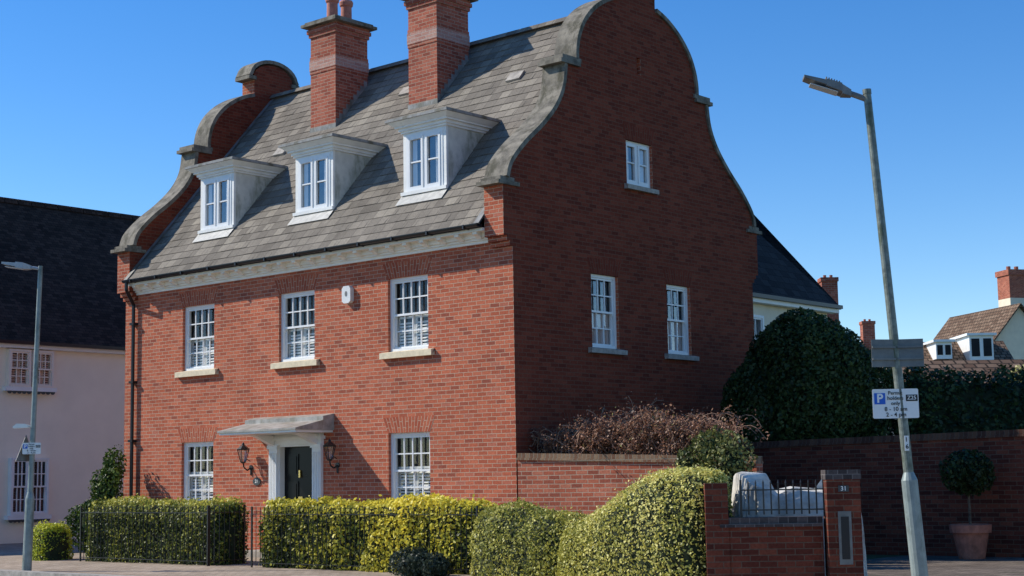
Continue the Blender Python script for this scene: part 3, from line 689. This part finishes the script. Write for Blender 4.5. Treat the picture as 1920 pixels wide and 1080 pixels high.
wallrun('low_wall',(6.40,-3.80),(7.33,-3.08),.84,.84,.22,'low brick wall carrying black railings',copmat=M_blueb,stub=(-.16,.10,1.24))
Wp=face((7.50,-2.93,0),.616,-.788)
gp_=thing('gate_pillar',(7.50,-2.93,0),'brick gate pillar with number plaque and slot','pillar')
mb=MB(); mb.box((-.19,-.17,0),(.19,.17,1.26)); mb.build('shaft',[M_brick_old_shade],gp_,Wp)
mb=MB(); mb.box((-.20,-.18,1.26),(.20,.18,1.37)); mb.build('cap',[M_blueb],gp_,Wp)
mb=MB(); mb.box((-.075,-.178,.30),(.075,-.171,.90)); mb.box((-.045,-.182,.36),(.045,-.1785,.84),1); mb.build('letter_slot',[M_plate,M_signk],gp_,Wp)
mb=MB(); mb.box((-.06,-.180,1.12),(.06,-.171,1.19)); pq=mb.build('number_plaque',[M_signdark],gp_,Wp)
text('31',.07,Wp@Matrix.Translation((0,-.182,1.155)),M_signw,pq)
def railing(name,a,b,z0,z1,label,step=.1,rr=.007):
    a=Vector((*a,0));b=Vector((*b,0)); L=(b-a).length; d=(b-a).normalized(); o=thing(name,a,label,'fence')
    mb=MB()
    for z in (z0+.08,z1-.1): mb.box((0,-.010,z-.005),(L,.010,z+rr))
    for s in (0,L): mb.box((s-.012,-.012,z0),(s+.012,.012,z1+.02))
    W=Matrix.Translation(a)@Matrix([[d.x,-d.y,0,0],[d.y,d.x,0,0],[0,0,1,0],[0,0,0,1]])
    mb.build('frame',[M_black],o,W); mb=MB(); n=int(L/step)
    for i in range(1,n): mb.tube((L*i/n,0,z0+.03),(L*i/n,0,z1-.02),rr,n=6); mb.tube((L*i/n,0,z1-.02),(L*i/n,0,z1+.02),rr*1.4,.001,n=6)
    mb.build('bars',[M_black],o,W); return o
railing('iron_fence',(-7.6,-3.05),(-4.0,-3.05),.0,.96,'black iron railings standing along the clipped hedge')
railing('iron_fence',(-4.0,-3.02),(-4.0,-2.3),.0,.96,'short return of black iron railings beside the path')
railing('iron_fence',(-3.0,-2.96),(1.75,-2.86),.0,.94,'black iron railings in front of the golden hedge',rr=.006)
railing('iron_railing',(6.55,-3.57),(7.30,-2.98),.84,1.25,'black railings on top of the low brick wall',step=.085,rr=.010)
# covered garden furniture
Wc=face((6.58,-2.42,0),.66,-.75); w=.76; dp=.32; H=1.22
mb=MB(); prof=[]
for i in range(85):
    t=2*math.pi*(i%84)/84; c,s=math.cos(t),math.sin(t); prof.append((w*np.sign(c)*abs(c)**.35,dp*np.sign(s)*abs(s)**.5,i%84))
rows=[]
for k in range(17):
    q=k/16; z=H*q; f=1+.07*(1-q)-.05*q**6; row=[]
    for x,y,i in prof:
        fold=1+.075*math.sin(i*1.37+q*3)*(1.1-q)+.03*math.sin(i*.52+q*9)+.02*math.sin(i*2.9+q*17); zz=z
        if q>.8: zz+=(.07*abs(x/w)**3-.10*(1-(abs(x)/w)**2)+.045*math.sin(x*8+1)+.025*math.sin(x*21+y*6))*(q-.8)/.2
        row.append((x*f*(1+.15*(fold-1)),y*f*fold,zz))
    rows.append(row)
rows.append([(x*.9,y*.75,z-.01+.03*math.sin(x*14+y*9)) for x,y,z in rows[-1]]); rows.append([(x*.6,y*.35,z-.01+.03*math.sin(x*20)) for x,y,z in rows[-1]])
for r0,r1 in zip(rows,rows[1:]):
    for i in range(84): mb.poly([r0[i],r0[i+1],r1[i+1],r1[i]])
mb.poly(rows[-1][:-1])
tag(mb.build('furniture_cover',[M_cover],None,Wc),'grey fabric cover draped over garden furniture behind railings','cover')

# ================================================================ STREET LAMPS AND SIGNS
R_=Vector((.752,.659,0)); up=Vector((0,0,1))
def lamphead(e1,hd,parts,lens,tilt):
    sd=hd.cross(up); mb=MB()
    def hx(s0,w0,t0,s1,w1,t1,m,lift=.0):
        P=[]
        for s,w,t in ((s0,w0,t0),(s1,w1,t1)):
            for a_,c in ((-1,0),(1,0),(1,1),(-1,1)): P.append(tuple(e1+hd*s+sd*a_*w+up*(s*tilt+lift+(c-.5)*t)))
        mb.hull(P,m)
    for p in parts: hx(*p)
    for p in lens: hx(*p)
    return mb
b=Vector((9.24,-4.49,0)); tp=Vector((8.99,-4.70,5.22)); ax=(tp-b).normalized()
lp=thing('street_lamp',b,'tall leaning galvanised street lamp with flat LED head','street lamp')
mb=MB(); mb.tube(b,b+ax*1.25,.085,.08,16); mb.tube(b+ax*1.25,b+ax*1.33,.08,.05,16); mb.tube(b+ax*1.33,tp,.050,.040,16,mat=1); mb.tube(tp,tp+ax*.05,.045,.045,16,mat=1)
mb.build('column',[M_steelp,M_steel],lp)
hd=Vector((-.80,-.60,0)).normalized(); q=tp-ax*.06
mb=lamphead(q+hd*.17+up*.07,hd,[(0,.045,.07,.10,.10,.10,0),(.10,.12,.09,.26,.13,.07,0,.01),(.26,.13,.05,.48,.10,.025,0,.01)]+[(.12+k*.026,.11,.02,.13+k*.026,.11,.02,0,.06) for k in range(6)],[(.14,.09,.01,.42,.08,.01,1,-.045)],.36)
mb.path([q,q+hd*.12+up*.05,q+hd*.2+up*.08],.03,10)
mb.build('lamp_head',[M_lampg,M_lens],lp)
mb=MB(); mb.box((-.022,-.012,-.075),(.022,-.008,.075)); mb.build('number_label',[M_signw],lp,face(tuple(b+ax*1.62+Vector((.031,-.036,0))),.656,-.755))
for s_,z in (('1',1.655),('6',1.585)): text(s_,.062,face(tuple(b+ax*z+Vector((.041,-.048,0))),.656,-.755),M_signk,lp,name='column_number')
def permit(W,sc,label):
    o=thing('parking_sign',W.translation,label,'sign','permit parking signs on lamp columns')
    mb=MB(); w,h=.225*sc,.145*sc; r=.015; out=[]
    for cx_,cz_,a0 in ((w-r,h-r,0),(-w+r,h-r,90),(-w+r,-h+r,180),(w-r,-h+r,270)):
        for k in range(4): t=math.radians(a0+k*30); out.append((cx_+r*math.cos(t),cz_+r*math.sin(t)))
    mb.prism(out,lambda p,q,t:(p,t,q),0,.004); mb.build('panel',[M_signw],o,W)
    mb=MB(); mb.box((-.208*sc,-.003,-.005*sc),(-.100*sc,-.0005,.105*sc)); mb.build('blue_square',[M_signb],o,W)
    text('P',.12*sc,W@Matrix.Translation((-.154*sc,-.004,.05*sc)),M_signw,o,bold=.03)
    for s_,x,z,q in (('Permit',-.002,.104,.052),('holders',-.002,.053,.052),('only',-.002,.002,.052),('8 - 10 am',.0,-.055,.058),('2 - 4 pm',.0,-.110,.058)):
        text(s_,q*sc,W@Matrix.Translation((x*sc,-.003,z*sc)),M_signk,o,bold=.006)
    mb=MB(); mb.box((.102*sc,-.003,.022*sc),(.216*sc,-.0005,.086*sc)); mb.build('zone_box',[M_signk],o,W)
    text('Z25',.054*sc,W@Matrix.Translation((.159*sc,-.004,.054*sc)),M_signw,o,bold=.008)
    mb=MB(); mb.box((-.05*sc,.004,-.05*sc),(.05*sc,.05,.07*sc)); mb.build('bracket',[M_steel],o,W)
c=b+ax*2.02+Vector((-.02,-.075,0)); permit(face(tuple(c),.62,-.78),1.02,'white permit holders parking sign on the leaning column')
o=thing('sign_plate',b+ax*2.53,'two grey metal sign backs clamped to the lamp column','sign')
for k,(dx,nx,ny) in enumerate(((-.135,.80,-.60),(.135,.50,-.86))):
    Wq=face(tuple(b+ax*2.53+R_*dx+Vector((-.656,.755,0))*-.06),nx,ny)
    mb=MB(); mb.box((-.13,0,-.14),(.13,.005,.14)); mb.box((-.125,-.02,.05),(.125,0,.07)); mb.box((-.125,-.02,-.07),(.125,0,-.05)); mb.build('panel',[M_plate],o,Wq)
b=Vector((-5.56,-5.37,0)); tp=Vector((-5.46,-5.30,4.85)); ax=(tp-b).normalized()
lp=thing('street_lamp',b,'grey street lamp column with small LED head beside pavement','street lamp')
mb=MB(); mb.tube(b,b+ax*1.15,.075,.07,16); mb.tube(b+ax*1.15,b+ax*1.25,.07,.045,16); mb.tube(b+ax*1.25,tp,.045,.036,16); mb.build('column',[M_steelp],lp)
hd=-R_.copy(); q=tp-ax*.05
mb=lamphead(q+hd*.15+up*.03,hd,[(0,.04,.06,.1,.1,.10,0),(.1,.11,.1,.22,.12,.09,0),(.22,.12,.06,.45,.09,.03,0)],[(.12,.07,.01,.4,.07,.01,1,-.05)],.16)
mb.path([q,q+hd*.1+up*.02,q+hd*.2+up*.03],.025,8); mb.build('lamp_head',[M_lampl,M_lens],lp)
permit(face(tuple(b+ax*1.93+Vector((.06,-.05,0))),.80,-.60),.62,'small white permit parking sign on the far lamp column')
o=thing('road_sign',b+ax*1.9,'dark back of a triangular road sign on the column','sign'); Wq=face(tuple(b+ax*1.93+Vector((-.085,-.06,0))),.985,.17)
mb=MB(); mb.prism([(-.20,-.2),(.20,-.2),(0,.22)],lambda p,q,t:(p,t,q),0,.006); mb.box((-.13,-.02,-.1),(.13,0,-.08)); mb.build('panel',[M_plate],o,Wq)
o=thing('sign_lamp',b+ax*2.25,'small sign light on arm of the lamp column','lamp')
Wq=Matrix.Translation(b+ax*2.28)@Matrix([[-.752,-.659,0,0],[-.659,.752,0,0],[0,0,1,0],[0,0,0,1]])
mb=MB(); mb.path([(0,0,-.02),(.1,0,.02)],.012,6); mb.prism([(.06,-.02),(.30,-.03),(.31,.0),(.25,.045),(.1,.04)],lambda p,q,t:(p,t,q),-.06,.06); mb.build('housing',[M_cream],o,Wq)

# ================================================================ PLANTING
def tone_gold_sun(p,n): return .43+.34*fnoise(p,1.9)+.34*np.clip((p[:,2]-.72)/.33,0,1)-.12*np.clip((.45-p[:,2])/.45,0,1)  # golden leaf tone, with sunlight painted in as a lift near the top
h=hedge('clipped_hedge',[(-7.7,-2.55,.42,1.05),(-6.5,-2.55,.42,1.08),(-5.2,-2.52,.42,1.05),(-4.0,-2.52,.42,1.08)],.05,L_gold2,bump=.075,tonefn=lambda p,n:tone_gold_sun(p,n)); tag(h,'clipped green and gold hedge behind black railings','hedge')
h=hedge('clipped_hedge',[(-3.0,-2.5,.42,1.04),(-1.8,-2.5,.43,1.08),(-.6,-2.5,.43,1.03),(.6,-2.47,.43,1.07),(1.75,-2.45,.42,1.01)],.055,L_gold,bump=.085,tonefn=lambda p,n:tone_gold_sun(p,n)+.30*np.exp(-((p[:,0]-.3)**2+(p[:,2]-.6)**2)/.5)+.08*np.clip(p[:,0]+2,0,1)); tag(h,'long clipped golden hedge behind black railings','hedge')
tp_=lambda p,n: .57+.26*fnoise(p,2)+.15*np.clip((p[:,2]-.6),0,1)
h=hedge('variegated_shrub',[(1.75,-2.75,.42,.96),(2.5,-2.85,.60,1.03),(3.2,-3.0,.56,.90),(4.05,-3.12,.46,.76)],.038,L_pale,expo=2.8,cap=.45,bump=.08,dens=2600,tonefn=tp_); tag(h,'low rounded cream variegated shrub','shrub')
ss=np.linspace(0,1,12)
pth=[(3.75+2.5*s,-3.22-.26*math.sin(s*math.pi*.6),.40+.20*math.sin(min(1,s*1.3)*math.pi/2)-.12*max(0,s-.85)/.15,.74+.69*(3*min(1,s/.75)**2-2*min(1,s/.75)**3)) for s in ss]
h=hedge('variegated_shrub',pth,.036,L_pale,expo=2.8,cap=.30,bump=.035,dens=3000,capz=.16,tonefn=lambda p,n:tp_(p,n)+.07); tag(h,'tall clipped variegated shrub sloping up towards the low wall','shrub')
h=blobs('dark_shrub',[(1.0,-3.35,.16,.32,.26,.25),(1.35,-3.3,.12,.25,.22,.20)],.045,L_blue,dens=2300,bump=.09,depth=.4); tag(h,'small dark blue-green shrub in front of the hedge','shrub')
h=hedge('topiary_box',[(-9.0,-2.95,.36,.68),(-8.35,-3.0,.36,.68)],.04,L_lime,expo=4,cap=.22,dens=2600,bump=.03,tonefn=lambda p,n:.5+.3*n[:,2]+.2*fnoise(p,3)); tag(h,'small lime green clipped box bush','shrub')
h=blobs('climbing_shrub',[(-10.5,-.9,.55,.7,.4,.6),(-10.3,-.7,1.15,.42,.3,.55),(-10.4,-.5,1.6,.25,.22,.45),(-9.7,-1.1,.55,.6,.4,.55)],.065,L_green,dens=1000,bump=.2,depth=.45,inset=.55,tonefn=lambda p,n:.4+.3*fnoise(p,2)); tag(h,'leafy green climbing shrub at the house corner','shrub')
t=thing('evergreen_tree',(2.2,5.7,0),'large dark evergreen bush rising above the garden wall','tree')
mb=MB(); mb.tube((2.2,5.7,0),(2.3,5.75,1.4),.14,.09); mb.tube((2.3,5.75,1.3),(1.7,5.3,2.4),.07,.03); mb.tube((2.3,5.75,1.3),(2.8,6.1,2.6),.07,.03); mb.build('trunk',[M_wood],t)
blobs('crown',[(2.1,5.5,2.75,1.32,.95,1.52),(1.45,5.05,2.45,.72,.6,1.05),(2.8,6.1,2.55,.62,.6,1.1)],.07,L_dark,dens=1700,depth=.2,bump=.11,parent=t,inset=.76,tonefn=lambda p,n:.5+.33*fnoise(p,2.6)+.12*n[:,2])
h=hedge('tall_hedge',[(3.3,6.5,.6,3.2),(4.6,7.8,.7,3.1),(6.4,9.6,.7,3.15),(9,12,.7,3.2)],.09,L_dark,expo=3,cap=.5,dens=600,bump=.2,depth=.25,inset=.2,stray=.06,tonefn=lambda p,n:.42+.33*fnoise(p,2)); tag(h,'tall dark evergreen hedge behind the boundary wall','hedge')
h=blobs('blossom_bush',[(.9,18.2,3.1,.9,.7,.75),(2.2,19.5,3.2,1.2,1.0,.9)],.11,L_mix,dens=420,bump=.25,depth=.5,inset=.55,tonefn=lambda p,n:.7+.3*fnoise(p,2)); tag(h,'pale flowering bush beyond the hedge','shrub')
t=thing('potted_tree',(5.95,3.72,0),'ball-clipped bay tree in a terracotta pot','potted plant')
mb=MB(); mb.lathe([(.19,0),(.2,.03),(.27,.40),(.31,.40),(.32,.52),(.28,.53),(.27,.47)],(5.95,3.72,0),24); mb.build('pot',[M_pot],t)
mb=MB(); mb.tube((5.95,3.72,.4),(5.96,3.71,.75),.022,.02); mb.tube((5.96,3.71,.75),(5.94,3.73,1.2),.02,.015); mb.build('trunk',[M_wood],t)
blobs('crown',[(5.95,3.72,1.33,.38,.38,.35)],.06,L_dark,dens=1700,bump=.06,depth=.4,parent=t,inset=.65,tonefn=lambda p,n:.35+.3*fnoise(p,3))
t=thing('dry_climbing_shrub',(2,1.2,0),'twiggy reddish brown climbing shrub rising behind the garden wall','shrub')
mb=MB(); LP=[];LN=[]
for i in range(640):
    x=random.uniform(.1,3.3) if i%3 else random.gauss(1.9,.6); x=min(max(x,.1),3.4)
    hgt=1.86+.46*math.exp(-((x-1.9)/1.1)**2)*random.uniform(.4,1.15); y=.14*x+.32+random.uniform(.05,.8)
    p=Vector((x,y,random.uniform(1.2,1.7))); dirn=Vector((random.uniform(-.5,.5),random.uniform(-.6,.3),1)).normalized(); pts=[p]; L=random.uniform(.4,1.0)
    over=random.random()<.10
    for k in range(9):
        p=p+dirn*L*.13
        if p.z>hgt: dirn.z-=.45
        dirn+=Vector((random.uniform(-.2,.2),random.uniform(-.2,.12),-.07)); dirn.normalize()
        if not over and p.y<.14*p.x+.3: p.y=.14*p.x+.3+random.uniform(0,.05); dirn.y=abs(dirn.y)
        pts.append(p.copy())
        if k>0 and p.z>1.4:
            for _ in range(5): LP.append(tuple(p+Vector((random.gauss(0,.05),random.gauss(0,.04),random.gauss(0,.05))))); LN.append((0,-.5,.8))
    for a_,b_ in zip(pts,pts[1:]): mb.tube(a_,b_,.007,.006,3,caps=False)
mb.tube((2.0,1.2,0),(2.1,1.1,1.4),.06,.04); mb.tube((3.0,1.2,0),(2.9,1.1,1.4),.05,.03)
mb.build('twigs',[plain('twig_brown',(.34,.21,.14),.9,.25)],t,uv=False)
leafobj('foliage',np.array(LP),np.array(LN),.042,L_red,parent=t)
h=blobs('variegated_bush',[(3.4,-.1,1.45,.28,.25,.30),(3.75,-.05,1.68,.32,.28,.34),(4.1,.0,1.45,.36,.3,.48),(4.0,-.1,.8,.45,.35,.7)],.055,L_mix,dens=1100,bump=.16,depth=.5,inset=.5,tonefn=lambda p,n:.50+.3*fnoise(p,2)); tag(h,'mixed green and cream bush against garden wall','shrub')

# ================================================================ GROUND
def sheet(name,pts,z,mat):
    mb=MB(); mb.poly([(x,y,z) for x,y in pts]); o=mb.build(name,[mat]); o['kind']='structure'; return o
M_asph=plain('asphalt',(.10,.093,.085),.9,.2,40,bump=.2)
M_pave=brick('paving_slabs',[(0,(.38,.29,.21)),(1,(.52,.41,.31))],(.20,.16,.12),w=.2,h=.1,ms=.006,weather=.25)
M_drive=brick('driveway_blocks',[(0,(.15,.12,.095)),(1,(.28,.22,.17))],(.06,.05,.045),w=.2,h=.1,ms=.006,weather=.45,stain=((.05,.055,.03),1.6,.56))
M_grass=plain('grass_verge',(.06,.09,.03),.95,.3,12,bump=.3)
sheet('ground',[(-3000,-3000),(3000,-3000),(3000,3000),(-3000,3000)],0,M_grass)
sheet('road',[(-200,-40),(200,-40),(200,-6.4),(-200,-6.4)],.004,M_asph)
sheet('pavement',[(-60,-6.2),(60,-6.2),(60,-2.2),(-60,-2.2)],.008,M_pave)
sheet('front_path',[(-17,-2.2),(4.6,-2.2),(4.6,-.0),(-17,-.0)],.006,M_pave)
sheet('side_street',[(-17,-.0),(-11,-.0),(-11,40),(-17,40)],.006,M_pave)
sheet('driveway',[(4.6,-2.2),(14,-2.2),(14,4.3),(4.6,4.3)],.006,M_drive)
mb=MB(); mb.box((-60,-6.4,0),(60,-6.2,.10)); k=mb.build('kerb',[M_sill_g]); k['kind']='structure'

# ================================================================ LIGHT, SKY, CAMERA
w=bpy.data.worlds.new('World'); SC.world=w; w.use_nodes=True; nt=w.node_tree; bg=nt.nodes['Background']
sky=nt.nodes.new('ShaderNodeTexSky'); sky.sky_type='NISHITA'; sky.sun_disc=False; sky.sun_elevation=math.asin(SUN.z); sky.sun_rotation=math.atan2(SUN.x,SUN.y)
sky.altitude=800; sky.air_density=1.0; sky.dust_density=.0; sky.ozone_density=2.5
hs=nt.nodes.new('ShaderNodeHueSaturation'); hs.inputs['Hue'].default_value=.508; hs.inputs['Saturation'].default_value=1.36; hs.inputs['Value'].default_value=1.14
nt.links.new(sky.outputs[0],hs.inputs['Color']); nt.links.new(hs.outputs[0],bg.inputs[0]); bg.inputs[1].default_value=.15
sl=bpy.data.lights.new('sun','SUN'); sl.energy=5; sl.angle=math.radians(.5); sl.color=(1,.95,.85)
so=bpy.data.objects.new('sun',sl); COL.objects.link(so); so.rotation_mode='QUATERNION'; so.rotation_quaternion=(-SUN).to_track_quat('-Z','Y')
cam=bpy.data.cameras.new('camera'); co=bpy.data.objects.new('camera',cam); COL.objects.link(co); SC.camera=co
cam.sensor_width=36; cam.lens=2923/1920*36; cam.clip_end=8000; cam.clip_start=.1
yaw,pitch,roll=-0.7170,0.1222,-0.0163
f=Vector((math.sin(yaw)*math.cos(pitch),math.cos(yaw)*math.cos(pitch),math.sin(pitch))); r=Vector((math.cos(yaw),-math.sin(yaw),0)); u=r.cross(f)
r2=r*math.cos(roll)+u*math.sin(roll); u2=-r*math.sin(roll)+u*math.cos(roll)
M=Matrix.Identity(4)
for i in range(3): M[i][0]=r2[i];M[i][1]=u2[i];M[i][2]=-f[i];M[i][3]=(16.5667,-19.0374,1.3194)[i]
co.matrix_world=M
SC.view_settings.view_transform='Standard'; SC.view_settings.look='None'; SC.view_settings.exposure=0
